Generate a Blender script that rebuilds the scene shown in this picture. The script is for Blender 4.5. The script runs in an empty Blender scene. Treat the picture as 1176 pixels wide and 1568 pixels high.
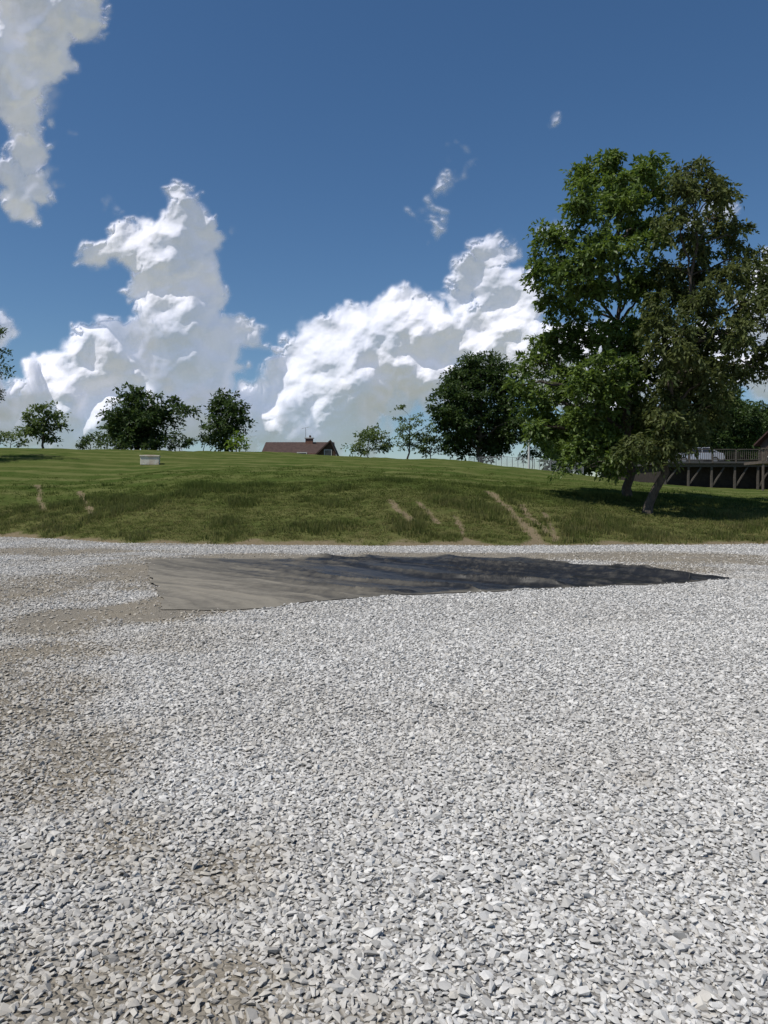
import bpy, math, random
import numpy as np
from mathutils import Vector, Matrix
rng=np.random.default_rng(7); random.seed(7)
F=1185.0; CX=588.0; CY=784.0; HOR=765.0; CAMH=1.6
A=math.atan((CY-HOR)/F)
FW=np.array([0,math.cos(A),-math.sin(A)]); UP=np.array([0,math.sin(A),math.cos(A)])
def raydir(px,py):
    return np.array([1.0,0,0])*(px-CX)+UP*(CY-py)+FW*F
def P(px,py,d):
    v=raydir(px,py); v=v*(d/v[1]); return np.array([v[0],v[1],v[2]+CAMH])
def G0(px,py):
    v=raydir(px,py); t=-CAMH/v[2]; return np.array([v[0]*t,v[1]*t])
scene=bpy.context.scene
def link(o): scene.collection.objects.link(o); return o

# ---------- numpy noise ----------
_tab=rng.random((256,256))
def vn(x,y,s,seed=0):
    x=np.asarray(x,float)*s+seed*17.3; y=np.asarray(y,float)*s+seed*9.7
    xi=np.floor(x).astype(int); yi=np.floor(y).astype(int); fx=x-xi; fy=y-yi
    fx=fx*fx*(3-2*fx); fy=fy*fy*(3-2*fy)
    a=_tab[xi%256,yi%256]; b=_tab[(xi+1)%256,yi%256]; c=_tab[xi%256,(yi+1)%256]; d=_tab[(xi+1)%256,(yi+1)%256]
    return (a*(1-fx)+b*fx)*(1-fy)+(c*(1-fx)+d*fx)*fy
def fbm(x,y,s,seed=0,o=4):
    r=0;a=.5;t=0
    for i in range(o):
        r=r+a*vn(x,y,s*2**i,seed+i); t+=a; a*=.5
    return r/t
def sstep(a,b,x):
    t=np.clip((x-a)/(b-a),0,1); return t*t*(3-2*t)

# ---------- terrain ----------
def table(xs,zs,sm=2.0):
    X=np.arange(-150,150.01,.5); Z=np.interp(X,xs,zs)
    k=np.exp(-.5*(np.arange(-12,13)*.5/sm)**2); k/=k.sum()
    Zp=np.pad(Z,12,mode='edge'); Z=np.convolve(Zp,k,mode='valid')
    return lambda x: np.interp(x,X,Z)
foot=table([-60,-30,-16.5,-12.8,-9.3,.3,9.6,13.8,60],[36,35,33.3,31,28.3,26.8,27.4,27.8,28.5],1.0)
bankz=table([-60,-18,0,6.4,12,18,60],[2.3,2.3,2.45,2.1,1.65,1.45,1.3],2.0)
crest=table([-80,-39.7,-12.7,7.6,18.4,26,39.7,80],[7.2,7.1,6.65,5.75,4.3,3.0,2.5,2.3],3.0)
YC=80.0
def H(x,y):
    x=np.asarray(x,float); y=np.asarray(y,float)
    f=foot(x)-.25; w=9.0
    t=np.clip((y-f)/w,0,None)
    bz=bankz(x); cz=crest(x)
    b=np.where(t<1, bz*(0.9*np.clip(t,0,1)+0.1*np.sin(np.clip(t,0,1)*math.pi/2)),bz)
    s=np.clip((y-(f+w))/(YC-(f+w)),0,1)
    z=b+(cz-bz)*(s*0.8+0.2*np.sin(s*math.pi/2))
    z=z-np.clip(y-YC,0,70)*0.03
    und=(fbm(x,y,.15,3,3)-.5)*.5*sstep(0,.5,t)+(fbm(x,y,.9,5,3)-.5)*.16*sstep(0,.25,t)
    und=und*sstep(400,100,y)
    return np.where(t<=0,-.05,-.05+z+und)
def hit(px,py):
    v=raydir(px,py); ys=np.linspace(8,110,6000)
    X=v[0]/v[1]*ys; Z=v[2]/v[1]*ys+CAMH
    d=Z-H(X,ys); i=np.argmax(d<0)
    return np.array([X[i],ys[i],H(X[i],ys[i])])

# ---------- mesh helpers ----------
def mesh_np(name,verts,faces_list,mats=None,matidx=None,smooth=False,attrs=None):
    me=bpy.data.meshes.new(name)
    verts=np.asarray(verts,np.float32)
    loops=np.concatenate([f.ravel() for f in faces_list]).astype(np.int32)
    tot=np.concatenate([np.full(len(f),f.shape[1]) for f in faces_list]).astype(np.int32)
    st=np.concatenate([[0],np.cumsum(tot)[:-1]]).astype(np.int32)
    me.vertices.add(len(verts)); me.vertices.foreach_set('co',verts.ravel())
    me.loops.add(len(loops)); me.loops.foreach_set('vertex_index',loops)
    me.polygons.add(len(tot)); me.polygons.foreach_set('loop_start',st)
    try: me.polygons.foreach_set('loop_total',tot)
    except Exception: pass
    if matidx is not None: me.polygons.foreach_set('material_index',np.asarray(matidx,np.int32))
    if attrs:
        for k,v in attrs.items():
            a=me.attributes.new(k,'FLOAT','POINT'); a.data.foreach_set('value',np.asarray(v,np.float32))
    me.update(calc_edges=True); me.validate()
    if smooth is not False:
        me.polygons.foreach_set('use_smooth',np.full(len(tot),True) if smooth is True else np.asarray(smooth,bool))
    for m in (mats or []): me.materials.append(m)
    o=bpy.data.objects.new(name,me); return o
def gridfaces(nx,ny):
    i=np.arange((nx-1)*(ny-1)); r=i//(nx-1); c=i%(nx-1); a=r*nx+c
    return np.stack([a,a+1,a+nx+1,a+nx],1)
class MB:
    def __init__(s): s.v=[];s.f=[];s.m=[]
    def add(s,vs,fs,m=0):
        n=len(s.v); s.v+= [tuple(map(float,v)) for v in vs]; s.f+=[tuple(n+i for i in f) for f in fs]; s.m+=[m]*len(fs)
    def box(s,c,size,m=0,rz=0,M=None):
        hx,hy,hz=[k/2 for k in size]
        vs=[Vector((sx*hx,sy*hy,sz*hz)) for sx in(-1,1) for sy in(-1,1) for sz in(-1,1)]
        R=Matrix.Rotation(rz,3,'Z') if M is None else M
        vs=[R@v+Vector(c) for v in vs]
        s.add(vs,[(0,1,3,2),(4,6,7,5),(0,4,5,1),(2,3,7,6),(0,2,6,4),(1,5,7,3)],m)
    def beam(s,a,b,w,h,m=0):
        a=Vector(a);b=Vector(b);d=b-a; q=d.to_track_quat('X','Z').to_matrix()
        s.box((a+b)/2,(d.length,w,h),m,M=q)
    def cyl(s,a,b,r,m=0,n=8,r2=None):
        a=Vector(a);b=Vector(b);q=(b-a).to_track_quat('Z','Y').to_matrix(); r2=r if r2 is None else r2
        vs=[];
        for k in range(n):
            t=2*math.pi*k/n; u=q@Vector((math.cos(t),math.sin(t),0)); vs+= [a+u*r,b+u*r2]
        fs=[(2*k,2*((k+1)%n),2*((k+1)%n)+1,2*k+1) for k in range(n)]
        fs+=[tuple(2*k for k in range(n))[::-1],tuple(2*k+1 for k in range(n))]
        s.add(vs,fs,m)
    def obj(s,name,mats,bevel=0,parent=None):
        me=bpy.data.meshes.new(name); me.from_pydata(s.v,[],s.f); me.update()
        for m in mats: me.materials.append(m)
        me.polygons.foreach_set('material_index',s.m)
        o=link(bpy.data.objects.new(name,me))
        if bevel:
            b=o.modifiers.new('bevel','BEVEL'); b.width=bevel; b.segments=2; b.limit_method='ANGLE'
        if parent: o.parent=parent
        return o

# ---------- material helpers ----------
class NT:
    def __init__(s,tree): s.t=tree; s.l=tree.links
    def n(s,typ,ins=None,**kw):
        nd=s.t.nodes.new(typ)
        for k,v in kw.items(): setattr(nd,k,v)
        for k,v in (ins or {}).items():
            sock=nd.inputs[k]
            if isinstance(v,bpy.types.NodeSocket): s.l.new(v,sock)
            else: sock.default_value=v
        return nd
    def math(s,op,a,b=0.0,c=0.0,clamp=False):
        nd=s.n('ShaderNodeMath',{0:a,1:b,2:c},operation=op); nd.use_clamp=clamp; return nd.outputs[0]
    def mix(s,f,a,b):
        nd=s.t.nodes.new('ShaderNodeMix'); nd.data_type='RGBA'
        for i,v in ((0,f),(6,a),(7,b)):
            if isinstance(v,bpy.types.NodeSocket): s.l.new(v,nd.inputs[i])
            else: nd.inputs[i].default_value=v if i==0 else (*v,1)
        return nd.outputs[2]
    def ramp(s,f,a,b,c=0.0,d=1.0,smooth=True):
        nd=s.n('ShaderNodeMapRange',{0:f,1:a,2:b,3:c,4:d}); nd.interpolation_type='SMOOTHSTEP' if smooth else 'LINEAR'
        return nd.outputs[0]
def newmat(name):
    m=bpy.data.materials.new(name); m.use_nodes=True; m.node_tree.nodes.clear(); return m,NT(m.node_tree)
def finish(m,T,color,rough=.8,normal=None,metal=0.0,spec=.3,trans=None):
    bs=T.n('ShaderNodeBsdfPrincipled')
    for k,v in (('Base Color',color),('Roughness',rough),('Metallic',metal),('Specular IOR Level',spec)):
        if isinstance(v,bpy.types.NodeSocket): T.l.new(v,bs.inputs[k])
        else: bs.inputs[k].default_value=(*v,1) if k=='Base Color' else v
    if normal is not None: T.l.new(normal,bs.inputs['Normal'])
    out=T.n('ShaderNodeOutputMaterial'); T.l.new(bs.outputs[0],out.inputs[0]); return m
def diffuse(m,T,color,normal=None,trans=None,tf=.35,gloss=0):
    bs=T.n('ShaderNodeBsdfDiffuse'); T.l.new(color,bs.inputs[0])
    if normal is not None: T.l.new(normal,bs.inputs['Normal'])
    sh=bs.outputs[0]
    if trans is not None:
        tr=T.n('ShaderNodeBsdfTranslucent'); T.l.new(trans,tr.inputs[0]); sh=T.n('ShaderNodeMixShader',{0:tf,1:sh,2:tr.outputs[0]}).outputs[0]
    if gloss:
        gl=T.n('ShaderNodeBsdfGlossy',{'Color':(1,1,1,1),'Roughness':.5}); sh=T.n('ShaderNodeMixShader',{0:gloss,1:sh,2:gl.outputs[0]}).outputs[0]
    out=T.n('ShaderNodeOutputMaterial'); T.l.new(sh,out.inputs[0]); return m
def simple(name,col,col2=None,scale=4,rough=.8,bump=.2,metal=0.0,spec=.3,stretch=(1,1,1)):
    m,T=newmat(name); col2=col2 or tuple(c*.6 for c in col)
    tc=T.n('ShaderNodeTexCoord'); mp=T.n('ShaderNodeMapping',{'Vector':tc.outputs['Object'],'Scale':stretch})
    nz=T.n('ShaderNodeTexNoise',{'Vector':mp.outputs[0],'Scale':scale,'Detail':6.0,'Roughness':.65})
    c=T.mix(T.ramp(nz.outputs[0],.3,.7),col2,col)
    bp=T.n('ShaderNodeBump',{'Height':nz.outputs[0],'Strength':bump,'Distance':.02})
    return finish(m,T,c,rough,bp.outputs[0],metal,spec)

def leafmat(name,dark,light,gloss=.02):
    m,T=newmat(name)
    at=T.n('ShaderNodeAttribute',attribute_name='lv')
    c=T.mix(at.outputs['Fac'],dark,light)
    hs=T.n('ShaderNodeHueSaturation',{'Value':1.7,'Saturation':1.1,'Hue':.49,'Color':c})
    return diffuse(m,T,c,trans=hs.outputs[0],tf=.35,gloss=gloss)

# ---------- world ----------
S=Vector((-.42,-.27,.87)).normalized()
elev=math.asin(S.z); az=math.atan2(S.x,S.y)
w=bpy.data.worlds.new("World"); scene.world=w; w.use_nodes=True
w.node_tree.nodes.clear(); T=NT(w.node_tree)
sky=T.n('ShaderNodeTexSky',sky_type='NISHITA'); sky.sun_disc=False; sky.sun_elevation=elev; sky.sun_rotation=az
sky.air_density=1.0; sky.dust_density=.5; sky.ozone_density=3.2; sky.altitude=300
hs=T.n('ShaderNodeHueSaturation',{'Saturation':1.18,'Value':1.0,'Color':sky.outputs[0]})
bg1=T.n('ShaderNodeBackground',{'Color':hs.outputs[0],'Strength':.088})
wo=T.n('ShaderNodeOutputWorld'); T.l.new(bg1.outputs[0],wo.inputs[0])
sl=bpy.data.lights.new('sun','SUN'); sl.energy=4.1; sl.angle=math.radians(.53); sl.color=(1,.95,.87)
so=link(bpy.data.objects.new('sun',sl)); so.rotation_euler=S.to_track_quat('Z','Y').to_euler(); so.location=(-40,-20,80)

# ---------- clouds: relief sheet of puffs, 3 km away, lit by the sun plus an added glow ----------
blobs=[ # px,py,r,alpha
(50,10,84,1),(115,10,46,.9),(132,45,30,.8),(20,100,76,1),(75,88,50,.9),(25,165,44,.9),(62,145,34,.7),(35,205,28,.8),(42,235,32,1),(12,265,28,.9),(58,285,28,1),(30,322,32,1),(74,180,12,.5),(88,275,14,.6),(50,250,26,.9),(30,290,28,.9),
(268,305,26,1),(285,348,46,1),(150,392,28,1),(185,375,36,1),(230,372,36,1),(318,368,30,1),(262,410,62,1),(212,432,30,1),(300,440,44,1),(270,490,70,1),
(195,520,48,1),(135,548,44,1),(160,585,74,1),(80,598,48,1),(250,560,86,1),(330,540,54,1),(388,516,28,.9),(355,510,32,1),(20,645,48,1),(110,640,76,1),(300,620,68,1),(220,650,86,1),(340,590,38,.8),(370,560,22,.6),
(602,468,34,1),(640,480,36,1),(575,500,44,1),(522,500,32,1),(480,522,40,1),(520,550,62,1),(600,540,72,1),(455,548,36,1),(445,592,48,1),(520,605,76,1),(400,618,38,1),(470,645,70,1),(425,655,48,.9),(380,645,34,.9),(365,600,16,.6),
(680,520,56,1),(740,515,58,1),(650,570,62,1),(745,384,32,1),(778,380,20,.8),(725,422,36,1),(760,437,42,1),(705,454,28,.9),(800,465,46,1),(810,540,60,1),(590,648,24,.7),(545,655,22,.9),(375,680,30,.8),(700,600,60,.8),(560,680,30,.8),(610,610,40,.8),
(652,345,18,.6),(640,335,12,.45),(664,328,13,.55),(672,308,12,.5),(680,285,15,.7),(688,270,13,.55),(700,262,11,.5),(720,258,14,.4),(855,196,15,.65),(845,203,11,.4),(862,190,9,.5),(702,232,8,.3),(110,194,9,.4),(180,325,16,.4),(160,318,12,.3),(360,355,9,.3),
(1100,312,24,.9),(1060,340,26,.7),(1165,430,28,.9),(1165,490,42,1),(1130,540,42,.9),(1180,570,50,1),(880,560,70,1),(960,600,70,1),(1075,560,60,.9),(1250,450,90,1),(1400,500,140,1),(850,360,24,.6),
(-120,560,120,1),(-250,600,150,1),(-100,100,120,1),(-150,640,100,1),(1350,620,120,1)]
st=1.4; gx=np.arange(-380,1560,st); gy=np.arange(-120,745,st)
GXX,GYY=np.meshgrid(gx,gy)
wx=(fbm(GXX,GYY,1/42,201,5)-.5)*44; wy=(fbm(GXX,GYY,1/42,211,5)-.5)*44
wx+=(fbm(GXX,GYY,1/10,221,3)-.5)*10; wy+=(fbm(GXX,GYY,1/10,231,3)-.5)*10
Hh=np.full(GXX.shape,-30.0); Al=np.zeros(GXX.shape)
r=np.random.default_rng(5)
puffs=[]
for (bx,by,br,am) in blobs:
    puffs.append((bx,by,br,am,0))
    if am<.75: continue
    n=int(10+br*.45)
    for i in range(n):
        a=r.uniform(0,2*math.pi); q=br*math.sqrt(r.uniform(.05,1.0)); cr=br*r.uniform(.16,.40)
        if math.sin(a)>.55 and q>br*.6: continue
        zz=math.sqrt(max(0,br*br-q*q))*.92; puffs.append((bx+q*math.cos(a),by+q*math.sin(a),cr,am,zz))
        for j in range(4):
            a2=r.uniform(0,2*math.pi); q2=cr*math.sqrt(r.uniform(.1,1)); c2=cr*r.uniform(.2,.42)
            puffs.append((bx+q*math.cos(a)+q2*math.cos(a2),by+q*math.sin(a)+q2*math.sin(a2),c2,am,zz+math.sqrt(max(0,cr*cr-q2*q2))*.9))
for (bx,by,br,am,z0) in puffs:
    pad=30+br; i0=max(0,int((bx-pad-gx[0])/st)); i1=min(len(gx),int((bx+pad-gx[0])/st)+1); j0=max(0,int((by-pad-gy[0])/st)); j1=min(len(gy),int((by+pad-gy[0])/st)+1)
    if i1<=i0 or j1<=j0: continue
    sl_=(slice(j0,j1),slice(i0,i1)); k=1.5 if am<.7 else 1
    d2=((GXX[sl_]+wx[sl_]*k-bx)**2+(GYY[sl_]+wy[sl_]*k-by)**2)
    h=np.where(d2<br*br,z0+np.sqrt(np.clip(br*br-d2,0,None)),-30)
    Hh[sl_]=np.maximum(Hh[sl_],h)
    e=am*sstep(1.0,1.0-min(.9,9.0/br+.13 if am>.75 else .95),np.sqrt(d2)/br)
    Al[sl_]=np.maximum(Al[sl_],e)
Hh=np.maximum(Hh,0)
def blur(a,s):
    k=np.exp(-.5*(np.arange(-3*int(s+1),3*int(s+1)+1)/s)**2); k/=k.sum(); p=len(k)//2
    a=np.apply_along_axis(lambda v: np.convolve(np.pad(v,p,mode='edge'),k,'valid'),1,a)
    return np.apply_along_axis(lambda v: np.convolve(np.pad(v,p,mode='edge'),k,'valid'),0,a)
Hs=blur(Hh,1.8)*.17+blur(Hh,5)*.30+blur(Hh,15)*.45
bil=fbm(GXX+wx,GYY+wy,1/30,271,3)*14
Hs+= (fbm(GXX,GYY,1/12,241,4)-.5)*4*sstep(0,.8,Al)+ (blur(bil,2.0)+(fbm(GXX,GYY,1/80,281,3)-.5)*60)*sstep(.3,1,Al)
er=fbm(GXX,GYY,1/22,251,6)
edge=sstep(0,1,blur((Al>.5).astype(float),5)); 
Al=blur(Al,1.1); Al=Al*np.clip(1-(1-edge)*np.clip((er-.38)*4,0,1)*1.0,0,1)
thin=sstep(.60,.38,fbm(GXX,GYY,1/60,261,5)); low=sstep(600,690,GYY)
Al=np.clip(Al,0,1)*(.82+.18*thin)*(1-.25*low)  # low clouds lose alpha to stand in for horizon haze
V3=(GXX[...,None]-CX)*np.array([1.,0,0])+(CY-GYY[...,None])*UP+F*FW
Ln=np.linalg.norm(V3,axis=-1,keepdims=True); R0=3000.0
pos=V3/Ln*(R0-(Hs[...,None]/Ln)*R0*1.0); pos[...,2]+=CAMH
fc=gridfaces(len(gx),len(gy)); af=Al.ravel(); kf=(af[fc].max(1)>.006); fc=fc[kf]
used=np.unique(fc); mp_=np.full(af.size,-1); mp_[used]=np.arange(len(used)); 
m,T=newmat('cloud_mat'); at=T.n('ShaderNodeAttribute',attribute_name='alpha')
df=T.n('ShaderNodeBsdfDiffuse',{'Color':(.76,.75,.82,1)}); em=T.n('ShaderNodeEmission',{'Color':(.88,.91,1.0,1),'Strength':.27})  # emission stands in for light scattered inside cloud; tints offset green ground bounce
ad=T.n('ShaderNodeAddShader',{0:df.outputs[0],1:em.outputs[0]}); tr=T.n('ShaderNodeBsdfTransparent')
mxs=T.n('ShaderNodeMixShader',{0:at.outputs['Fac'],1:tr.outputs[0],2:ad.outputs[0]}); ou=T.n('ShaderNodeOutputMaterial'); T.l.new(mxs.outputs[0],ou.inputs[0])
fcl=mp_[fc][:,::-1]
link(mesh_np('clouds',pos.reshape(-1,3)[used],[fcl],[m],smooth=True,attrs={'alpha':af[used]}))

# ---------- camera ----------
cd=bpy.data.cameras.new('camera'); cam=link(bpy.data.objects.new('camera',cd))
cam.location=(0,0,CAMH); cam.rotation_euler=(math.pi/2-A,0,0)
cd.sensor_fit='VERTICAL'; cd.angle=2*math.atan(784/F); cd.clip_end=12000; cd.clip_start=.05
scene.camera=cam
scene.view_settings.view_transform='Standard'; scene.view_settings.look='None'; scene.view_settings.exposure=0

# ---------- dirt / tarp masks ----------
tb=[(252,936),(400,932),(480,922),(560,915),(680,910),(800,905),(980,897),(1120,889)]
tt=[(222,858),(300,853),(400,855),(520,853),(640,853),(780,856),(880,868),(1000,878),(1120,888)]
def resample(pl,n):
    p=np.array([G0(*q) for q in pl]); d=np.concatenate([[0],np.cumsum(np.linalg.norm(np.diff(p,axis=0),axis=1))]); d/=d[-1]
    t=np.linspace(0,1,n); return np.stack([np.interp(t,d,p[:,0]),np.interp(t,d,p[:,1])],1)
TB=resample(tb,300); TT=resample(tt,300)
poly=np.concatenate([TB,TT[::-1]])
def inpoly(x,y,poly=poly):
    x=np.asarray(x);y=np.asarray(y); r=np.zeros(x.shape,bool)
    pp=poly[::6]; n=len(pp)
    for i in range(n):
        x1,y1=pp[i];x2,y2=pp[(i+1)%n]
        c=((y1>y)!=(y2>y)); xx=(x2-x1)*(y-y1)/((y2-y1) if abs(y2-y1)>1e-9 else 1e-9)+x1
        r^= c&(x<xx)
    return r
dz=[((620,855),(6.8,1.9),1.),((300,872),(2.2,3.4),.95),((980,854),(3.8,2.4),.85),((1010,872),(2.2,1.4),.7),((30,845),(3.5,1.7),.75),((265,928),(1.0,1.5),.95),
((120,950),(.9,1.1),.65),((60,1010),(.8,1.2),.55),((100,1060),(.55,1.0),.55),((90,1180),(.5,.8),.45),((120,1290),(.35,.5),.42),((60,1480),(.4,.4),.35),((360,1330),(.25,.3),.35),((700,1120),(1.2,1.0),.2),
((970,1190),(.15,.15),.35),((560,1560),(.15,.12),.45),((350,1520),(.6,.25),.3),((0,900),(2.2,3.0),.45),((1176,875),(2.5,2.0),.3)]
def dirt(x,y):
    r=np.zeros(np.shape(x))
    wx=x+(fbm(x,y,.6,11)-.5)*2.2*np.clip(y/20,.15,1); wy=y+(fbm(x,y,.6,21)-.5)*2.2*np.clip(y/20,.15,1)
    for (c,s,a) in dz:
        p=G0(*c); q=((wx-p[0])/s[0])**2+((wy-p[1])/s[1])**2
        r=np.maximum(r,a*np.exp(-q*q*.8))
    r=r+(fbm(x,y,1.6,31)-.5)*.4*(r>.03)
    r=r+sstep(.25,-.1,(x+.18*y)/np.clip(y,1,99))*.36*sstep(.3,.65,fbm(x,y,.7,41))+.12*sstep(.55,.7,fbm(x,y,.35,43))
    return np.clip(r,0,1)

# gravel lot sheet
def lines(a,b,st,lo,hi,grow=1.35):
    l=list(np.arange(a,b+1e-6,st)); s=st; v=l[-1]
    while v<hi: s*=grow; v=min(v+s,hi); l.append(v)
    s=st; v=l[0]; pre=[]
    while v>lo: s*=grow; v=max(v-s,lo); pre.append(v)
    return np.array(pre[::-1]+l)
xs=lines(-18,18,.15,-70,70); ys=lines(1,33,.15,-60,33.0)
X,Y=np.meshgrid(xs,ys); 
fx=foot(X)+ (fbm(X,X*0,.8,51)-.5)*.9
Y2=np.where(Y>20,20+(Y-20)/(13.0)*(fx-20),Y)
def gz(x,y): return (fbm(x,y,.35,61,3)-.5)*.07+(fbm(x,y,2.2,63,2)-.5)*.02
Z=gz(X,Y2); 
dm=dirt(X,Y2)
m,T=newmat('gravel_base_mat')
at=T.n('ShaderNodeAttribute',attribute_name='dirt'); geo=T.n('ShaderNodeNewGeometry'); pos=geo.outputs['Position']
v1=T.n('ShaderNodeTexVoronoi',{'Vector':pos,'Scale':32.0,'Randomness':1.0}); v2=T.n('ShaderNodeTexVoronoi',{'Vector':pos,'Scale':32.0},feature='DISTANCE_TO_EDGE')
sep=T.n('ShaderNodeSeparateColor',{0:v1.outputs['Color']})
c=T.mix(sep.outputs[0],(.37,.36,.345),(.60,.59,.56))
c=T.mix(T.ramp(v2.outputs[0],.0,.18,1,0),c,(.20,.19,.175))
n1=T.n('ShaderNodeTexNoise',{'Vector':pos,'Scale':30.0,'Detail':5.0,'Roughness':.7}); n2=T.n('ShaderNodeTexNoise',{'Vector':pos,'Scale':1.2,'Detail':4.0})
dc=T.mix(n1.outputs[0],(.15,.13,.10),(.37,.33,.265)); dc=T.mix(T.ramp(n2.outputs[0],.35,.65,0,.5),dc,(.22,.205,.18))
f=T.ramp(T.math('ADD',at.outputs['Fac'],T.math('MULTIPLY_ADD',n1.outputs[0],.5,-.25)),.2,.6)
c=T.mix(f,c,dc)
hh=T.math('MULTIPLY',T.ramp(v2.outputs[0],0,.25),T.math('MULTIPLY_ADD',sep.outputs[1],.6,.4)); hh=T.math('ADD',hh,T.math('MULTIPLY',n1.outputs[0],.5))
bp=T.n('ShaderNodeBump',{'Height':hh,'Strength':.7,'Distance':.02})
diffuse(m,T,c,bp.outputs[0])
ob=link(mesh_np('gravel_lot',np.stack([X.ravel(),Y2.ravel(),Z.ravel()],1),[gridfaces(len(xs),len(ys))],[m],smooth=True,attrs={'dirt':dm.ravel()}))

# ---------- scatter helper ----------
def scatter(name,pts,rot,scl,idx,sources,attrs):
    col=bpy.data.collections.new(name+'_source')
    for i,o in enumerate(sources): col.objects.link(o)
    me=bpy.data.meshes.new(name); me.vertices.add(len(pts)); me.vertices.foreach_set('co',np.asarray(pts,np.float32).ravel())
    a=me.attributes.new('rot','FLOAT_VECTOR','POINT'); a.data.foreach_set('vector',np.asarray(rot,np.float32).ravel())
    a=me.attributes.new('scl','FLOAT_VECTOR','POINT'); a.data.foreach_set('vector',np.asarray(scl,np.float32).ravel())
    a=me.attributes.new('idx','INT','POINT'); a.data.foreach_set('value',np.asarray(idx,np.int32))
    for k,v in attrs.items():
        a=me.attributes.new(k,'FLOAT','POINT'); a.data.foreach_set('value',np.asarray(v,np.float32))
    o=link(bpy.data.objects.new(name,me))
    ng=bpy.data.node_groups.new(name+'_gn','GeometryNodeTree')
    ng.interface.new_socket('Geometry',in_out='INPUT',socket_type='NodeSocketGeometry'); ng.interface.new_socket('Geometry',in_out='OUTPUT',socket_type='NodeSocketGeometry')
    N=ng.nodes; gi=N.new('NodeGroupInput'); go=N.new('NodeGroupOutput')
    ci=N.new('GeometryNodeCollectionInfo'); ci.inputs[0].default_value=col; ci.inputs['Separate Children'].default_value=True; ci.inputs['Reset Children'].default_value=True
    ip=N.new('GeometryNodeInstanceOnPoints'); ip.inputs['Pick Instance'].default_value=True
    def na(nm,t):
        q=N.new('GeometryNodeInputNamedAttribute'); q.data_type=t; q.inputs[0].default_value=nm
        return [s for s in q.outputs if s.enabled][0]
    L=ng.links
    L.new(gi.outputs[0],ip.inputs['Points']); L.new(ci.outputs[0],ip.inputs['Instance'])
    L.new(na('idx','INT'),ip.inputs['Instance Index']); L.new(na('rot','FLOAT_VECTOR'),ip.inputs['Rotation']); L.new(na('scl','FLOAT_VECTOR'),ip.inputs['Scale'])
    L.new(ip.outputs[0],go.inputs[0])
    md=o.modifiers.new('scatter','NODES'); md.node_group=ng
    return o

# stones
m,T=newmat('limestone_mat')
oi=T.n('ShaderNodeObjectInfo'); da=T.n('ShaderNodeAttribute',attribute_name='dirt',attribute_type='INSTANCER')
geo=T.n('ShaderNodeNewGeometry')
cr=T.n('ShaderNodeValToRGB',{0:oi.outputs['Random']}); e=cr.color_ramp.elements
e[0].position=0; e[0].color=(.30,.295,.28,1); e[1].position=1; e[1].color=(.76,.745,.71,1)
for p_,c_ in ((.12,(.44,.43,.41,1)),(.45,(.55,.54,.515,1)),(.8,(.65,.635,.605,1))):
    q=e.new(p_); q.color=c_
nz=T.n('ShaderNodeTexNoise',{'Vector':geo.outputs['Position'],'Scale':60.0,'Detail':3.0,'Roughness':.7})
c=T.mix(T.ramp(nz.outputs[0],.3,.7,0,.35),cr.outputs[0],(.39,.375,.35))
rn=T.n('ShaderNodeMath',{0:oi.outputs['Random'],1:37.0},operation='MULTIPLY').outputs[0]; rn=T.math('FRACT',rn)
tan=T.mix(rn,(.26,.225,.18),(.46,.42,.35))
f=T.math('MULTIPLY',da.outputs['Fac'],T.ramp(rn,0,1,.6,1.3,False),clamp=True)
f=T.math('MAXIMUM',f,T.ramp(rn,.90,1,0,.55))
c=T.mix(f,c,tan)
diffuse(m,T,c)
import bmesh
stones=[]
for k in range(14):
    bm=bmesh.new(); r=np.random.default_rng(100+k)
    for i in range(12):
        v=r.normal(size=3); v/=np.linalg.norm(v); v=v*r.uniform(.8,1.15)
        bm.verts.new((v[0]*.5*r.uniform(.9,1.1)*1.15,v[1]*.5*.9,v[2]*.5*.60))
    bmesh.ops.convex_hull(bm,input=bm.verts)
    bmesh.ops.delete(bm,geom=[v for v in bm.verts if not v.link_faces],context='VERTS')
    me=bpy.data.meshes.new(f'stone_{k:02d}'); bm.to_mesh(me); bm.free(); me.materials.append(m)
    stones.append(bpy.data.objects.new(f'stone_{k:02d}',me))
P_=[];SC=[]
for (y0,y1,sp,sz) in ((1.3,5.5,.0215,.026),(5.5,10,.028,.029),(10,17,.045,.035),(17,36,.09,.045)):
    gx=np.arange(-22,22,sp); gy=np.arange(y0,y1,sp); X,Y=np.meshgrid(gx,gy); X=X.ravel();Y=Y.ravel()
    k=np.abs(X)<(.52*Y+1.0); X=X[k];Y=Y[k]
    X=X+rng.uniform(-.5,.5,len(X))*sp*1.3; Y=Y+rng.uniform(-.5,.5,len(X))*sp*1.3
    k=(Y<foot(X)+.15+(fbm(X,Y,1.2,71)-.5)*.8); X=X[k];Y=Y[k]
    P_.append(np.stack([X,Y],1)); SC.append(sz*rng.lognormal(0,.30,len(X)))
P_=np.concatenate(P_); SC=np.concatenate(SC)
X,Y=P_[:,0],P_[:,1]; dm=dirt(X,Y); rr=rng.random(len(X))
pin=inpoly(X+(fbm(X,Y,2.5,81)-.5)*.7,Y+(fbm(X,Y,2.5,83)-.5)*.9)
keep=(rr>sstep(.35,.95,dm)*.85)&(~pin|(rr>.9985))
X,Y,SC,dm=X[keep],Y[keep],SC[keep],dm[keep]; n=len(X)
SC=np.clip(SC,.011,.06)
big=rng.random(n)>.99; SC=np.where(big,SC*1.4,SC)
z=gz(X,Y)+SC*.12+rng.uniform(-.004,.006,n)
rot=np.stack([rng.normal(0,.32,n),rng.normal(0,.32,n),rng.uniform(0,6.28,n)],1)
scl=np.stack([SC*rng.uniform(.85,1.3,n),SC*rng.uniform(.75,1.1,n),SC*rng.uniform(.7,1.1,n)],1)
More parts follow.
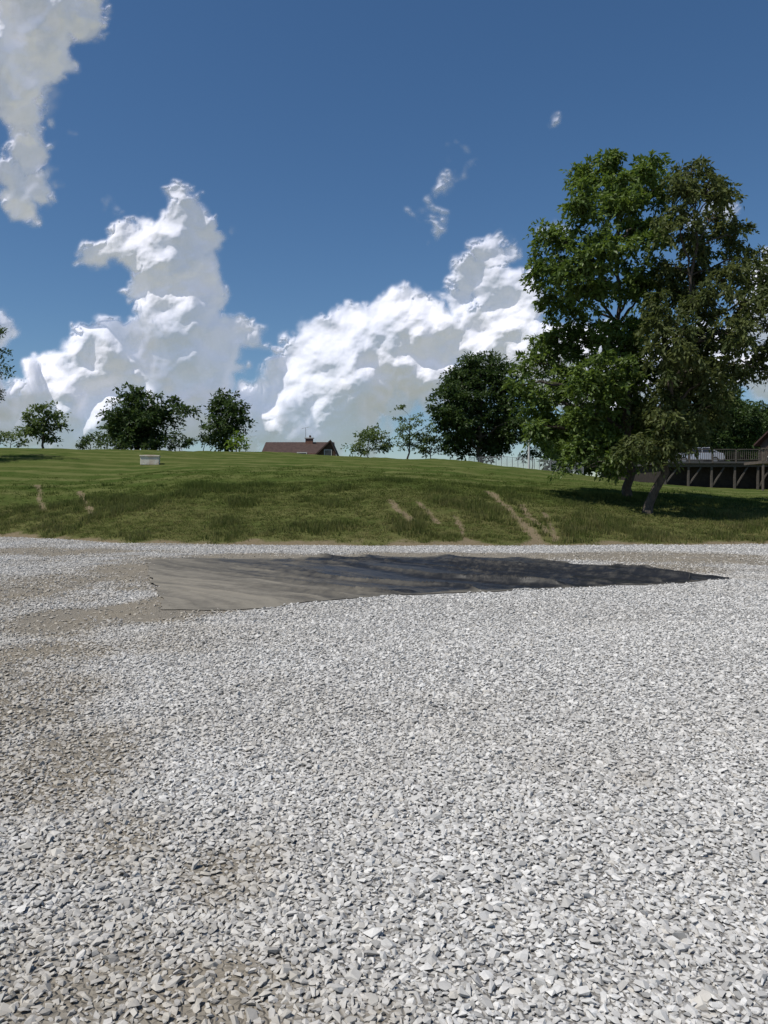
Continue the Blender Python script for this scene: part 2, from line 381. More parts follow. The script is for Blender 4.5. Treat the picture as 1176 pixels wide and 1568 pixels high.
scatter('gravel',np.stack([X,Y,z],1),rot,scl,rng.integers(0,14,n),stones,{'dirt':dm})

# ---------- black ground sheet ----------
nu,nv=620,280
TBr=resample(tb,nu); TTr=resample(tt,nu)
V=np.linspace(0,1,nv)[:,None,None]; PT=TBr[None]*(1-V)+TTr[None]*V
X=PT[...,0];Y=PT[...,1]; U=np.linspace(0,1,nu)[None,:]*np.ones((nv,1)); Vv=V[...,0]*np.ones((1,nu))
X=X+(fbm(X,Y,1.5,91)-.5)*.35; Y=Y+(fbm(X,Y,1.5,92)-.5)*.35
wd=np.array([.66,-.75]); cn=np.array([.75,.66])
cc=X*cn[0]+Y*cn[1]+(fbm(X,Y,.3,93)-.5)*1.2; ww=X*wd[0]+Y*wd[1]
def ridge(s,sd,pw,l=.10): return (1-np.abs(2*vn(cc,ww*l,s,sd)-1))**pw
wr=ridge(1.0,3,12)*.10+ridge(2.2,5,9)*.08*vn(cc,ww,.5,7)*1.4+ridge(4.5,9,6,.07)*.045*vn(cc,ww,.6,8)*1.4
Z=.012+wr*sstep(0,.06,Vv)*sstep(1,.95,Vv)*(.25+.75*sstep(.08,.35,U))+gz(X,Y)
strk=vn(cc,ww*.10,2.0,13)*.4+vn(cc,ww*.15,5.5,15)*.35+vn(cc,ww*.2,12,17)*.25
dust=sstep(.44,.03,U+.22*(Vv-.3))*.90+(strk-.55)*1.0*sstep(1.0,.25,U)
dust=dust+wr*1.6*sstep(1.,.5,U)
dust=np.maximum(dust,sstep(.04,.0,Vv+(fbm(X,Y,2,95)-.5)*.06)*.6); dust=np.maximum(dust,sstep(.90,1.,Vv+(fbm(X,Y,2,96)-.5)*.12)*.8)
m,T=newmat('black_sheet_mat'); at=T.n('ShaderNodeAttribute',attribute_name='dust'); geo=T.n('ShaderNodeNewGeometry')
nz=T.n('ShaderNodeTexNoise',{'Vector':geo.outputs['Position'],'Scale':5.0,'Detail':7.0,'Roughness':.7})
f=T.math('ADD',at.outputs['Fac'],T.math('MULTIPLY_ADD',nz.outputs[0],.9,-.45),clamp=True)
c=T.mix(f,(.015,.016,.018),(.215,.195,.158))
finish(m,T,c,T.ramp(f,0,.6,.42,.9),T.n('ShaderNodeBump',{'Height':nz.outputs[0],'Strength':.3,'Distance':.02}).outputs[0],spec=.20)
link(mesh_np('black_ground_sheet',np.stack([X.ravel(),Y.ravel(),Z.ravel()],1),[gridfaces(nu,nv)],[m],smooth=True,attrs={'dust':np.clip(dust,0,1).ravel()}))

# ---------- grass hill ----------
xs=lines(-24,24,.14,-3500,3500,1.25); ys=lines(25,40,.14,-3000,5000,1.06)
X,Y=np.meshgrid(xs,ys); Z=H(X,Y)
ruts=[((748,752),(800,800),.24),((800,800),(828,834),.30),((798,772),(835,815),.18),((596,765),(632,800),.19),((640,768),(672,800),.17),((58,742),(66,782),.17),((122,752),(142,788),.19),((835,785),(850,828),.13),((700,790),(715,830),.1)]
rseg=[(hit(*a)[:2],hit(b[0],min(b[1],833))[:2],r) for a,b,r in ruts]
def rutm(x,y):
    m_=np.zeros(np.shape(x))
    for a,b,r in rseg:
        d=b-a; L2=d@d; t=np.clip(((x-a[0])*d[0]+(y-a[1])*d[1])/L2,0,1)
        wob=(fbm(x,y,1.5,101)-.5)*.35
        q=np.hypot(x-a[0]-t*d[0]+wob,y-a[1]-t*d[1])
        m_=np.maximum(m_,np.exp(-(q/r)**2)*(.40+.9*fbm(x,y,2.0,103)))
    return np.clip(m_,0,1)
def bare(x,y):
    f=foot(x); return np.clip(rutm(x,y)+sstep(.8,-.1,y-f+(fbm(x,y,.9,111)-.5)*1.4)*.8,0,1)
def dry(x,y):
    f=foot(x); t=(y-f)/9
    return np.clip(sstep(1.25,.2,t)*(.35+.5*fbm(x,y,.4,121)+.25*sstep(-4,8,x))+ (fbm(x,y,.12,123)-.5)*.5,0,1)
Z=Z-rutm(X,Y)*.05
m,T=newmat('grass_ground_mat'); ab=T.n('ShaderNodeAttribute',attribute_name='bare'); ad=T.n('ShaderNodeAttribute',attribute_name='dry'); geo=T.n('ShaderNodeNewGeometry'); pos=geo.outputs['Position']
n1=T.n('ShaderNodeTexNoise',{'Vector':pos,'Scale':9.0,'Detail':8.0,'Roughness':.75}); n2=T.n('ShaderNodeTexNoise',{'Vector':pos,'Scale':.5,'Detail':5.0,'Roughness':.6}); n3=T.n('ShaderNodeTexNoise',{'Vector':pos,'Scale':2.2,'Detail':5.0,'Roughness':.7})
c=T.mix(T.ramp(n1.outputs[0],.3,.7),(.030,.054,.012),(.098,.130,.034))
c=T.mix(T.ramp(n2.outputs[0],.38,.62,0,.6),c,(.115,.125,.042))
n4=T.n('ShaderNodeTexNoise',{'Vector':pos,'Scale':.13,'Detail':4.0,'Roughness':.6}); c=T.mix(T.ramp(n4.outputs[0],.4,.6,0,.35),c,(.045,.075,.018))
mp=T.n('ShaderNodeMapping',{'Vector':pos,'Rotation':(0,0,.22)}); wv=T.n('ShaderNodeTexWave',{'Vector':mp.outputs[0],'Scale':.10,'Distortion':1.8,'Detail':2.0},bands_direction='Y')
c=T.mix(T.math('MULTIPLY',T.ramp(wv.outputs[0],.5,.95,0,.5),T.ramp(n4.outputs[0],.35,.6,.3,1)),c,(.18,.18,.072))
c=T.mix(T.math('MULTIPLY',ad.outputs['Fac'],T.ramp(n3.outputs[0],.3,.65,.2,.9)),c,(.135,.125,.052))
f=T.ramp(T.math('ADD',ab.outputs['Fac'],T.math('MULTIPLY_ADD',n1.outputs[0],.8,-.4)),.25,.75)
c=T.mix(f,c,T.mix(n1.outputs[0],(.14,.11,.065),(.27,.22,.145)))
bp=T.n('ShaderNodeBump',{'Height':T.math('ADD',n1.outputs[0],n3.outputs[0]),'Strength':.8,'Distance':.10})
diffuse(m,T,c,bp.outputs[0])
link(mesh_np('grass_hill',np.stack([X.ravel(),Y.ravel(),Z.ravel()],1),[gridfaces(len(xs),len(ys))],[m],smooth=True,attrs={'bare':bare(X,Y).ravel(),'dry':dry(X,Y).ravel()}))

# tufts
m,T=newmat('grass_blade_mat'); da=T.n('ShaderNodeAttribute',attribute_name='dry',attribute_type='INSTANCER'); oi=T.n('ShaderNodeObjectInfo'); 
c=T.mix(oi.outputs['Random'],(.055,.085,.019),(.120,.150,.040)); 
rn=T.math('FRACT',T.math('MULTIPLY',oi.outputs['Random'],23.0))
c=T.mix(T.math('MULTIPLY',da.outputs['Fac'],T.ramp(rn,.2,1,.15,1),clamp=True),c,(.23,.205,.09))
hs=T.n('ShaderNodeHueSaturation',{'Value':1.4,'Color':c})
diffuse(m,T,c,trans=hs.outputs[0],tf=.35)
tufts=[]
for k in range(6):
    r=np.random.default_rng(300+k); vs=[];fs=[]
    for i in range(26):
        a=r.uniform(0,6.28); q=r.uniform(0,.26); bx,by=q*math.cos(a),q*math.sin(a); h=r.uniform(.05,.14); la=r.uniform(0,6.28); ln=r.uniform(.2,.9)*h
        wdt=r.uniform(.008,.014); pa=la+1.57; dx,dy=math.cos(pa)*wdt,math.sin(pa)*wdt; n0=len(vs)
        tx,ty=bx+math.cos(la)*ln,by+math.sin(la)*ln
        vs+=[(bx-dx,by-dy,-.02),(bx+dx,by+dy,-.02),(tx,ty,h)]
        fs+=[(n0,n0+1,n0+2)]
    me=bpy.data.meshes.new(f'tuft_{k}'); me.from_pydata(vs,[],fs); me.materials.append(m); tufts.append(bpy.data.objects.new(f'tuft_{k}',me))
PX=[];PS=[]
for y0,y1,dens,sc in ((26,38,34,1.15),(38,52,8,1.4)):
    hw=.56*y1+2; n=int((y1-y0)*2*hw*dens); x=rng.uniform(-hw,hw,n); y=rng.uniform(y0,y1,n); k=(np.abs(x)<.53*y+1)&(rng.random(n)<sstep(54,38,y)); x=x[k];y=y[k]
    PX.append(np.stack([x,y],1)); PS.append(np.full(len(x),sc))
PX=np.concatenate(PX);PS=np.concatenate(PS); X,Y=PX[:,0],PX[:,1]
k=(Y>foot(X)-.1)&(rng.random(len(X))>bare(X,Y)*1.5); X,Y,PS=X[k],Y[k],PS[k]; n=len(X)
hsc=(.45+1.3*sstep(.45,.75,fbm(X,Y,.7,131)))*np.where(Y<foot(X)+10,1.15,.5)
dv=dry(X,Y)
scatter('grass',np.stack([X,Y,H(X,Y)],1),np.stack([rng.normal(0,.1,n),rng.normal(0,.1,n),rng.uniform(0,6.28,n)],1),
  np.stack([PS,PS,hsc*rng.uniform(.7,1.3,n)],1),rng.integers(0,6,n),tufts,{'dry':dv})

# ---------- trees ----------
bark=simple('bark_mat',(.11,.09,.07),(.045,.038,.03),6,.95,.6,stretch=(3,3,.6))
def tube(path,rad,sides,V,Fq,off):
    path=np.asarray(path,float); n=len(path); tan=np.gradient(path,axis=0); tan/=np.linalg.norm(tan,axis=1)[:,None]+1e-9
    ref=np.array([1.0,.3,.1]); u=np.cross(tan,ref); u/=np.linalg.norm(u,axis=1)[:,None]+1e-9; v=np.cross(tan,u)
    th=np.linspace(0,2*math.pi,sides,endpoint=False)
    ring=path[:,None]+(u[:,None]*np.cos(th)[None,:,None]+v[:,None]*np.sin(th)[None,:,None])*np.asarray(rad)[:,None,None]
    V.append(ring.reshape(-1,3)); i=np.arange(n-1)[:,None]*sides; j=np.arange(sides)[None]; j2=(j+1)%sides
    f=np.stack([i+j,i+j2,i+sides+j2,i+sides+j],-1).reshape(-1,4)+off
    Fq.append(f); return off+n*sides
def bez(a,b,c,d,n):
    t=np.linspace(0,1,n)[:,None]; return a*(1-t)**3+3*b*t*(1-t)**2+3*c*t*t*(1-t)+d*t**3
def tree(name,base,trunk_path,trunk_r,clumps,lmat,sub_density,nr,nl,leaf,spray,seed,droop=.5,shell=.5,depth=1.0,lw=.26):
    r=np.random.default_rng(seed); V=[];FQ=[];off=0
    tp=np.array(trunk_path,float); n=14
    t=np.linspace(0,1,len(tp)); tt_=np.linspace(0,1,n); path=np.stack([np.interp(tt_,t,tp[:,i]) for i in range(3)],1)
    ht=path[-1,2]-path[0,2]
    path[1:-1,:2]+=r.normal(0,.012*ht,(n-2,2))
    rad=trunk_r*(1-.85*tt_)+trunk_r*.35*np.exp(-tt_*18)
    off=tube(path,rad,10,V,FQ,off)
    C=[]
    for c,rx in clumps:
        c=np.array(c)
        m_=max(3,int(sub_density*rx**2))
        q=r.normal(size=(m_,3)); q/=np.linalg.norm(q,axis=1)[:,None]; q*= (r.random(m_)**shell)[:,None]*rx
        q[:,1]*=depth; pts=c+q; C.append(pts)
        zz=np.clip(c[2]-rx*.5-ht*.12*r.random(),path[0,2]+ht*.18,path[-1,2]-.05*ht); i=np.argmin(np.abs(path[:,2]-zz)); s=path[i]
        L=np.linalg.norm(c-s); 
        b=bez(s,s+(c-s)*.35+np.array([0,0,L*.05]),s+(c-s)*.7+np.array([0,0,L*.14]),c,8)
        b[1:-1]+=r.normal(0,.02*L,(6,3))
        off=tube(b,np.linspace(min(rad[i]*.6,.04+L*.022),.02+.004*L,8),6,V,FQ,off)
        for p_ in pts[::3]:
            s2=b[r.integers(4,8)]; L2=np.linalg.norm(p_-s2)
            b2=bez(s2,s2+(p_-s2)*.4,s2+(p_-s2)*.7+np.array([0,0,.1*L2]),p_,4)
            off=tube(b2,np.linspace(.022,.006,4)*(1+ht*.02),3,V,FQ,off)
    C=np.concatenate(C)
    nw=off; nfw=sum(len(f) for f in FQ)
    ns=len(C); sz=spray*r.uniform(.7,1.3,ns); base_l=r.random(ns)
    a=r.uniform(0,6.28,(ns,nr)); el=r.uniform(-.5,.9,(ns,nr))
    d=np.stack([np.cos(a)*np.cos(el),np.sin(a)*np.cos(el),np.sin(el)],-1)
    tt_=np.linspace(.25,1,nl)[None,None,:,None]+r.uniform(-.06,.06,(ns,nr,nl,1))
    Ls=sz[:,None,None,None]*r.uniform(.6,1.1,(ns,nr,1,1))
    pos=C[:,None,None]+d[:,:,None]*tt_*Ls; pos[...,2:3]-=droop*Ls*tt_**2
    pos=pos+r.normal(0,.05*spray,pos.shape)
    ld=d[:,:,None]*.8+r.normal(0,.55,pos.shape); ld[...,2]-=droop*.9; 
    pos=pos.reshape(-1,3); ld=ld.reshape(-1,3); ld/=np.linalg.norm(ld,axis=1)[:,None]
    N=len(pos); up=r.normal(0,.55,(N,3)); up[:,2]+=.9; sd=np.cross(ld,up); sd/=np.linalg.norm(sd,axis=1)[:,None]+1e-9
    nn=np.cross(sd,ld); ll=(leaf*r.uniform(.65,1.3,N))[:,None]; wv=ll*lw
    q=np.stack([pos,pos+ld*ll*.45+sd*wv+nn*ll*.06,pos+ld*ll-nn*ll*.08,pos+ld*ll*.45-sd*wv+nn*ll*.06],1).reshape(-1,3)
    V.append(q); fl=np.arange(N*4).reshape(-1,4)+off
    lv=np.repeat(np.clip(np.repeat(base_l,nr*nl)*.6+r.random(N)*.4,0,1),4)
    verts=np.concatenate(V); FQ.append(fl)
    mi=np.concatenate([np.zeros(nfw),np.ones(N)])
    o=mesh_np(name,verts,FQ,[bark,lmat],mi,smooth=(mi==0),attrs={'lv':np.concatenate([np.zeros(nw),lv])})
    link(o); return o

L_wal=leafmat('walnut_leaf_mat',(.046,.082,.016),(.150,.215,.048))
L_olv=leafmat('olive_leaf_mat',(.040,.062,.017),(.125,.145,.050),.012)
L_drk=leafmat('dark_leaf_mat',(.030,.056,.016),(.072,.112,.034),.015)
L_lit=leafmat('light_leaf_mat',(.060,.095,.025),(.15,.20,.07),.015)
L_dst=leafmat('maple_leaf_mat',(.026,.052,.015),(.068,.104,.030),.015)
L_yel=leafmat('yellow_leaf_mat',(.09,.15,.02),(.20,.29,.05),.015)

def clump(lst,d,jy,seed,scale=1.0):
    r=np.random.default_rng(seed); o=[]
    for (px,py,rp) in lst:
        dd=d+r.uniform(-jy,jy); o.append((P(px,py,dd),rp/F*d*scale))
    return o
b1=hit(962,762); b2=hit(990,786)
g1=[(932,250,28),(905,272,34),(985,252,30),(945,310,40),(890,318,34),(848,368,30),(832,415,28),(878,400,40),(925,385,40),(982,350,34),(860,455,34),(905,450,32),(975,430,38),
    (850,520,38),(818,556,30),(895,520,40),(945,520,42),(822,615,32),(860,590,40),(905,600,46),(842,662,32),(895,665,40),(945,625,46),(935,690,34),(975,570,46),(990,500,38),(866,702,20),(985,640,42),(1005,292,32),(1012,360,24),(965,690,26),(930,570,40),(1000,440,26),(800,590,18),(812,660,20),(960,290,28)]
tree('walnut_tree',b1,[b1-np.array([0,0,.3]),P(960,690,b1[1]),P(950,560,b1[1]-.3),P(945,420,b1[1]-.5),P(950,300,b1[1]-.5)],.22,clump(g1,b1[1]-.7,2.3,5),L_wal,19,9,8,.24,.56,11,.5,.42,lw=.25)
g2=[(1060,255,22),(1048,290,30),(1090,282,28),(1035,345,30),(1098,335,34),(1072,395,36),(1128,365,26),(1132,415,34),(1042,440,40),(1088,455,38),(1150,460,30),(1015,405,24),
    (1120,510,36),(1070,520,44),(1160,530,26),(1168,565,18),(1030,535,44),(1095,575,38),(1050,600,48),(1010,620,44),(1082,630,32),(1035,655,36),(1000,680,30),(1200,500,34),(1190,430,30),(1155,400,26),(1018,480,32),(1055,565,42),(975,690,24),(1140,560,22),(1105,295,18),(1060,655,24)]
tree('elm_tree',b2,[b2-np.array([0,0,.3]),P(1004,735,b2[1]),P(1022,660,b2[1]+.2),P(1045,540,b2[1]+.5),P(1062,400,b2[1]+.6),P(1068,290,b2[1]+.6)],.2,clump(g2,b2[1]+.9,2.3,6),L_olv,20,9,8,.22,.55,12,.9,.42,lw=.24)

def far(name,lst,d,basepx,tr,lm,seed,dens=9,leaf=.40,spray=.9,jy=1.5,droop=.3,nr=8,nl=5):
    bx=basepx; X0=(bx-CX)/F*d; bz=float(H(X0,d)); b=np.array([X0,d,bz-.3])
    top=min(q[1] for q in lst)+10
    tx=sum(q[0] for q in lst)/len(lst)
    tp=P((bx+tx)/2,top+ .35*(690-top),d); tp2=P(tx,top,d)
    if tp[2]<b[2]+.2: tp=b+np.array([0,0,.3])
    if tp2[2]<tp[2]+.2: tp2=tp+np.array([0,0,.4])
    return tree(name,b,[b,tp,tp2],tr,clump(lst,d,jy,seed),lm,dens,nr,nl,leaf,spray,seed,droop,.45)
far('maple_tree',[(735,575,36),(700,590,32),(765,580,32),(690,620,34),(730,620,48),(775,620,36),(790,600,20),(695,655,34),(735,665,42),(775,660,36),(680,640,20),(720,560,20),(750,558,18),(795,645,22),(700,680,24),(760,682,24)],88,735,.3,L_dst,21,dens=10,jy=2.5)
far('oak_tree',[(205,612,24),(190,630,28),(228,630,26),(205,655,34),(240,640,22),(182,662,24),(235,664,24),(268,612,9),(280,632,11),(262,640,14),(292,630,6),(200,676,20),(225,678,18)],84,210,.28,L_drk,22,dens=11)
far('oak_tree',[(345,612,16),(338,632,20),(360,630,17),(332,655,18),(350,655,22),(372,642,10),(335,674,15),(350,680,13)],84,346,.2,L_drk,23,dens=11)
far('ash_tree',[(65,625,12),(50,638,12),(80,640,14),(65,652,20),(90,655,10),(45,660,12),(75,668,12)],84,66,.14,L_lit,24,dens=9)
far('shade_tree',[(-30,520,30),(-5,505,12),(-10,560,18),(0,540,12),(5,570,12),(-8,595,16),(-50,560,40),(-80,500,50),(-60,610,40),(-100,600,40)],60,-60,.3,L_drk,25,dens=10,leaf=.22,spray=.6)
far('locust_tree',[(612,640,7),(612,655,10),(625,660,14),(638,645,12),(640,665,14),(620,675,16),(648,676,12),(612,625,4),(655,655,9)],84,625,.1,L_lit,26,dens=9,leaf=.25,spray=.6)
far('dark_tree',[(1110,605,20),(1095,635,30),(1125,642,28),(1080,665,28),(1130,672,26),(1050,675,26),(1148,640,20),(1100,680,22),(1160,660,18)],88,1105,.25,L_drk,27,dens=11)
def bush(name,lst,d,lm,seed,**k): return far(name,lst,d,lst[0][0],.06,lm,seed,dens=k.pop('dens',10),leaf=k.pop('leaf',.3),spray=.7,**k)
bush('bush',[(138,672,13),(125,680,10),(152,672,12)],86,L_drk,31)
bush('bush',[(275,674,15),(262,680,12),(290,680,10)],82,L_drk,32)
bush('yellow_bush',[(362,668,10),(356,680,9),(370,682,8)],80,L_yel,33)
bush('bush',[(560,668,15),(548,680,13),(580,672,17),(572,660,11),(595,682,13),(555,690,10)],86,L_lit,34)
bush('bush',[(660,680,14),(680,690,12),(650,690,10),(640,692,8)],86,L_drk,35)
bush('bush',[(15,668,12),(-5,672,12),(30,664,8),(32,676,8)],86,L_lit,36)
bush('bush',[(180,676,14),(165,682,10),(232,684,10)],83,L_drk,37)
bush('bush',[(310,668,4),(314,678,6),(322,670,5)],84,L_lit,38)
bush('bush',[(815,692,12),(835,690,14),(800,696,9)],90,L_drk,39)
bush('bush',[(870,700,16),(895,698,18),(925,700,18),(950,704,16),(980,706,18),(1005,704,18)],90,L_drk,40)
r=np.random.default_rng(77); lst=[]
for i in range(44): lst.append((850+i*19+r.uniform(-5,5),642+r.uniform(-12,12)+(14 if i<10 else 0),17+r.uniform(0,7)))
for i in range(44): lst.append((850+i*19,668,22))
for i in range(44): lst.append((850+i*19,700,20))
far('distant_trees',lst,150,1300,.2,L_drk,78,dens=2.6,leaf=1.0,spray=2.3,jy=8)

# ---------- distant house ----------
roofm=simple('shingle_roof_mat',(.085,.055,.045),(.05,.032,.027),3,.9); brick=simple('brick_wall_mat',(.22,.12,.09),(.13,.07,.05),5,.9); trim=simple('white_trim_mat',(.6,.6,.58),(.45,.45,.43),3,.6,.05)
dark=simple('window_glass_mat',(.03,.035,.04),(.02,.02,.025),2,.15,.02,spec=.6); metal=simple('galvanised_mat',(.33,.34,.35),(.22,.23,.24),5,.55,.1,.3)
def house(name,x0,x1,y0,y1,zb,ze,zr,axis,chim=None,ant=None,wall=brick):
    mb=MB(); ov=.4
    mb.box(((x0+x1)/2,(y0+y1)/2,(zb+ze)/2),(x1-x0,y1-y0,ze-zb),0)
    ym=(y0+y1)/2
    for sx in (x0,x1): mb.add([(sx,y0,ze),(sx,y1,ze),(sx,ym,zr-.12)],[(0,1,2)],0)
    for ys_,sg in ((y0-ov,-1),(y1+ov,1)):
        zl=ze-.25
        mb.add([(x0-ov,ys_,zl),(x1+ov,ys_,zl),(x1+ov,ym,zr),(x0-ov,ym,zr),(x0-ov,ys_,zl-.15),(x1+ov,ys_,zl-.15),(x1+ov,ym,zr-.15),(x0-ov,ym,zr-.15)],
          [(0,1,2,3),(4,7,6,5),(0,4,5,1),(1,5,6,2),(0,3,7,4)],1)
    for k in range(int((x1-x0)//3)):
        xx=x0+1.5+k*3; mb.box((xx,y0-.02,zb+(ze-zb)*.55),(1.2,.08,1.3),2); mb.box((xx,y0-.05,zb+(ze-zb)*.55),(1.0,.08,1.1),3)
    for k in range(2):
        yy=y0+1.8+k*(y1-y0-3.6); mb.box((x0-.02,yy,zb+(ze-zb)*.6),(.08,1.2,1.3),2); mb.box((x0-.05,yy,zb+(ze-zb)*.6),(.08,1.0,1.1),3)
    if chim: 
        mb.box((chim[0],chim[1],(ze+chim[2])/2),(.9,.7,chim[2]-ze),0); mb.box((chim[0],chim[1],chim[2]+.06),(1.1,.9,.12),2); mb.cyl((chim[0]+.1,chim[1],chim[2]+.1),(chim[0]+.1,chim[1],chim[2]+.4),.13,1)
    if ant:
        x,y,z0,z1=ant; mb.cyl((x,y,z0),(x,y,z1),.03,4,6); mb.cyl((x-.5,y,z1-.1),(x+.4,y,z1+.1),.02,4,6)
        for k in range(5): mb.cyl((x-.4+k*.2,y-.3,z1-.08+k*.04),(x-.4+k*.2,y+.3,z1-.08+k*.04),.012,4,5)
    return mb.obj(name,[wall,roofm,trim,dark,metal])
hd=96; a=P(412,680,hd); b=P(507,676,hd)
hz=float(H(a[0],hd))-.3
hs_=house('brick_house',a[0],b[0],hd-4,hd+4,hz,P(0,697,hd)[2],P(0,677,hd)[2],'x',chim=(P(473,0,hd)[0],hd-.3,P(0,672,hd)[2]),ant=(P(467,0,hd)[0],hd,P(0,680,hd)[2],P(0,655,hd)[2]))
mb=MB(); yg=hd-6.2; gx0,gx1=P(478,0,yg)[0],P(514,0,yg)[0]; gm=(gx0+gx1)/2+.7; ze_=P(0,699,yg)[2]; zr_=P(0,675,yg)[2]
mb.add([(gx0,yg,hz),(gx1,yg,hz),(gx1,yg,ze_),(gm,yg,zr_),(gx0,yg,ze_)],[(0,1,2,3,4)],0)
for (xa_,xb_) in ((gx0,gm),(gx1,gm)):
    s=-.35 if xa_<xb_ else .35; zz=ze_-.35
    mb.add([(xa_+s,yg-.3,zz),(xb_,yg-.3,zr_+.12),(xb_,hd,zr_+.12),(xa_+s,hd,zz),(xa_+s,yg-.3,zz-.2),(xb_,yg-.3,zr_-.1),(xb_,hd,zr_-.1),(xa_+s,hd,zz-.2)],[(0,1,2,3),(4,7,6,5),(0,4,5,1),(0,3,7,4)],1)
mb.box((gm-.3,yg-.03,(ze_+zr_)/2-.5),(.9,.08,.8),2); mb.box((gm-.3,yg-.06,(ze_+zr_)/2-.5),(.7,.08,.62),3)
mb.obj('gable_wing',[simple('dark_gable_mat',(.10,.06,.045),(.06,.04,.03),4,.9),roofm,trim,dark],parent=hs_)
# ---------- right: platform with house & car ----------
wood=simple('weathered_wood_mat',(.13,.115,.10),(.07,.06,.05),3,.9,.3,stretch=(1,1,6)); woodd=simple('dark_timber_mat',(.05,.04,.034),(.028,.023,.02),3,.95); asph=simple('asphalt_mat',(.09,.09,.09),(.06,.06,.06),20,.95)
mb=MB(); xa=P(1004,0,66)[0]; xb=48.0; yw=64.0; zt=4.7
def gh(x,y): return float(H(x,y))
mb.box(((xa+xb)/2,yw+9,1.9+(zt-.15-1.9)/2),(xb-xa,17.6,zt-.15-1.9),1)
mb.box(((xa+xb)/2,yw+8.6,zt-.06),(xb-xa+.6,18.8,.16),2)
mb.beam((xa,yw-.55,zt-.28),(xb,yw-.55,zt-.28),.15,.30,0)
x=xa+.1; sp=1.9
while x<xb:
    z0=gh(x,yw-.5)-.3; mb.box((x,yw-.55,(z0+zt-.43)/2),(.15,.15,zt-.43-z0),0)
    mb.beam((x+.12,yw-.52,z0+.5),(x+sp*.55,yw-.52,zt-.45),.1,.11,0)
    mb.box((x,yw-.75,zt+.45),(.12,.12,1.15),0)
    x+=sp
mb.beam((xa,yw-.75,zt+1.0),(xb,yw-.75,zt+1.0),.12,.06,0); mb.beam((xa,yw-.75,zt+.15),(xb,yw-.75,zt+.15),.06,.06,0)
x=xa+.2
while x<xb: mb.box((x,yw-.75,zt+.57),(.035,.035,.78),0); x+=.17
mb.obj('wooden_parking_deck',[wood,woodd,asph])
h2=house('red_roof_house',32.3,52,59.5,66.5,1.6,6.6,7.9,'x')
h2.data.materials[0]=simple('siding_mat',(.10,.07,.055),(.07,.05,.04),2,.85); h2.data.materials[1]=simple('red_roof_mat',(.085,.045,.038),(.055,.03,.025),3,.9)
mb=MB(); xh=27.6; zb=P(0,708,57)[2]; 
mb.box((xh+9,58,zb),(18,2.8,.2),0)
for k in range(7): 
    xx=xh+.15+k*2.6; z0=gh(xx,56.6)-.2; mb.box((xx,56.7,(z0+zb+1.05)/2),(.12,.12,zb+1.05-z0),0)
mb.box((xh+9,56.62,zb+1.0),(18,.1,.08),0)
for k in range(110): mb.box((xh+.2+k*.16,56.62,zb+.55),(.035,.035,.82),0)
mb.obj('house_balcony',[simple('deck_wood_mat',(.15,.125,.10),(.10,.08,.065),3,.85,.2)],parent=h2)

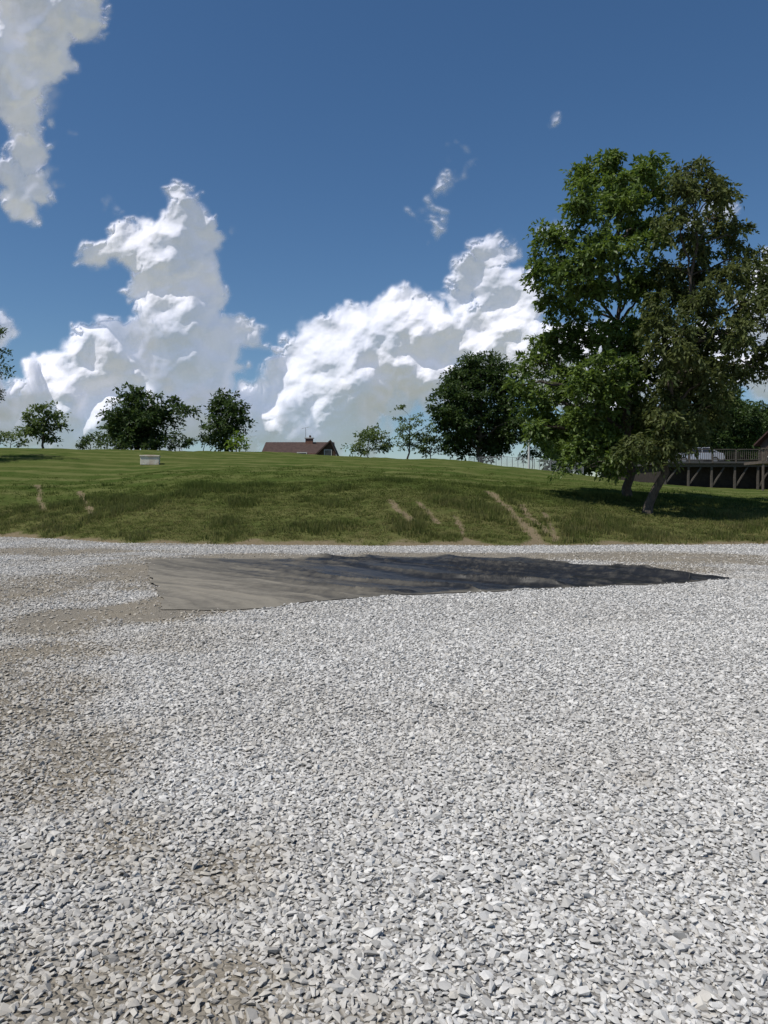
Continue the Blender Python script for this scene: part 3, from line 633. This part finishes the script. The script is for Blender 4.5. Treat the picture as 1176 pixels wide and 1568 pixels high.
def car(name,loc,rz):
    paint=simple('silver_paint_mat',(.55,.56,.58),(.5,.51,.53),1,.3,.0,.4,.5); tyre=simple('tyre_mat',(.03,.03,.03),None,8,.9)
    e=link(bpy.data.objects.new(name,None)); e.location=loc; e.rotation_euler=(0,0,rz)
    prof=[(-2.2,.35),(-2.25,.65),(-2.15,.92),(-1.2,1.0),(1.75,1.02),(2.15,.95),(2.2,.6),(2.15,.32)]
    mb=MB(); n=len(prof); ws=.88
    vs=[(x,-ws if z<.9 else -ws+.06,z) for x,z in prof]+[(x,ws if z<.9 else ws-.06,z) for x,z in prof]
    mb.add(vs,[tuple(range(n)),tuple(range(2*n-1,n-1,-1))]+[(i,i+n,(i+1)%n+n,(i+1)%n) for i in range(n)],0)
    mb.obj('body',[paint],.04,e)
    cab=[(-1.25,.98),(-.5,1.42),(.9,1.45),(1.7,1.0)]
    mb=MB(); vs=[(x,-.80+(z-.98)*.3,z) for x,z in cab]+[(x,.80-(z-.98)*.3,z) for x,z in cab]
    mb.add(vs,[(0,1,2,3),(7,6,5,4),(0,4,5,1),(2,6,7,3)],0); mb.obj('windows',[dark],0,e)
    mb=MB(); vs=[(-.55,-.68,1.42),(.95,-.68,1.45),(.95,.68,1.45),(-.55,.68,1.42)]; vs=vs+[(x,y,z+.05) for x,y,z in vs]
    mb.add(vs,[(0,1,2,3),(4,5,6,7),(0,1,5,4),(1,2,6,5),(2,3,7,6),(3,0,4,7)],0)
    for sy in(-1,1):
        for a_,b_2 in (((-1.25,.81,.98),(-.5,.69,1.44)),((1.7,.81,1.0),(.9,.69,1.46)),((.25,.81,1.0),(.25,.69,1.44))): mb.beam((a_[0],a_[1]*sy,a_[2]),(b_2[0],b_2[1]*sy,b_2[2]),.05,.07,0)
    mb.obj('roof',[paint],.01,e)
    mb=MB()
    for x in(-1.4,1.35):
        for sy in(-1,1): mb.cyl((x,sy*.70,.33),(x,sy*.90,.33),.33,0,18); mb.cyl((x,sy*.90,.33),(x,sy*.915,.33),.2,1,12)
    mb.obj('wheels',[tyre,metal],0,e)
    return e
car('parked_car',(P(1070,0,69)[0],69,zt+.02),0)

# ---------- fences, pole, concrete box ----------
mb=MB(); pts=[]
for i in range(22):
    t=i/21; px=718+t*175; dd=86-t*22; X0=(px-CX)/F*dd; pts.append(Vector((X0,dd,gh(X0,dd))))
for i,p in enumerate(pts):
    mb.cyl(p-Vector((0,0,.2)),p+Vector((0,0,1.05)),.028,0,6)
    if i+1<len(pts):
        q=pts[i+1]; mb.cyl(p+Vector((0,0,1.02)),q+Vector((0,0,1.02)),.02,0,5)
        for k in range(10):
            u=p.lerp(q,k/10);v=p.lerp(q,min(1,(k+3)/10)); 
            mb.cyl(u+Vector((0,0,.05)),v+Vector((0,0,1.0)),.004,0,3); mb.cyl(v+Vector((0,0,.05)),u+Vector((0,0,1.0)),.004,0,3)
mb.obj('chain_link_fence',[metal])
mb=MB(); p=P(812,0,72); z0=gh(p[0],72); zt2=P(0,660,72)[2]; mb.cyl((p[0],72,z0-.3),(p[0],72,zt2),.11,0,10,.09); mb.cyl((p[0],72,zt2),(p[0],72,zt2+.15),.12,0,10,.02); mb.box((p[0],71.86,zt2-.8),(.25,.15,.4),0)
mb.obj('utility_post',[trim])
cb=hit(230,712); mb=MB(); cx,cy,cz=cb; W=1.35
mb.box((cx,cy,cz+.30),(W,.9,.62),0,.2)
mb.box((cx,cy,cz+.66),(W+.1,1.0,.10),0,.2); mb.box((cx+.02,cy,cz+.735),(W*.62,.62,.05),1,.2)
mb.obj('concrete_box',[simple('concrete_mat',(.75,.71,.62),(.55,.43,.32),2.5,.9,.3),simple('rusty_lid_mat',(.30,.22,.15),(.15,.11,.08),5,.8)],.02)
print('done')
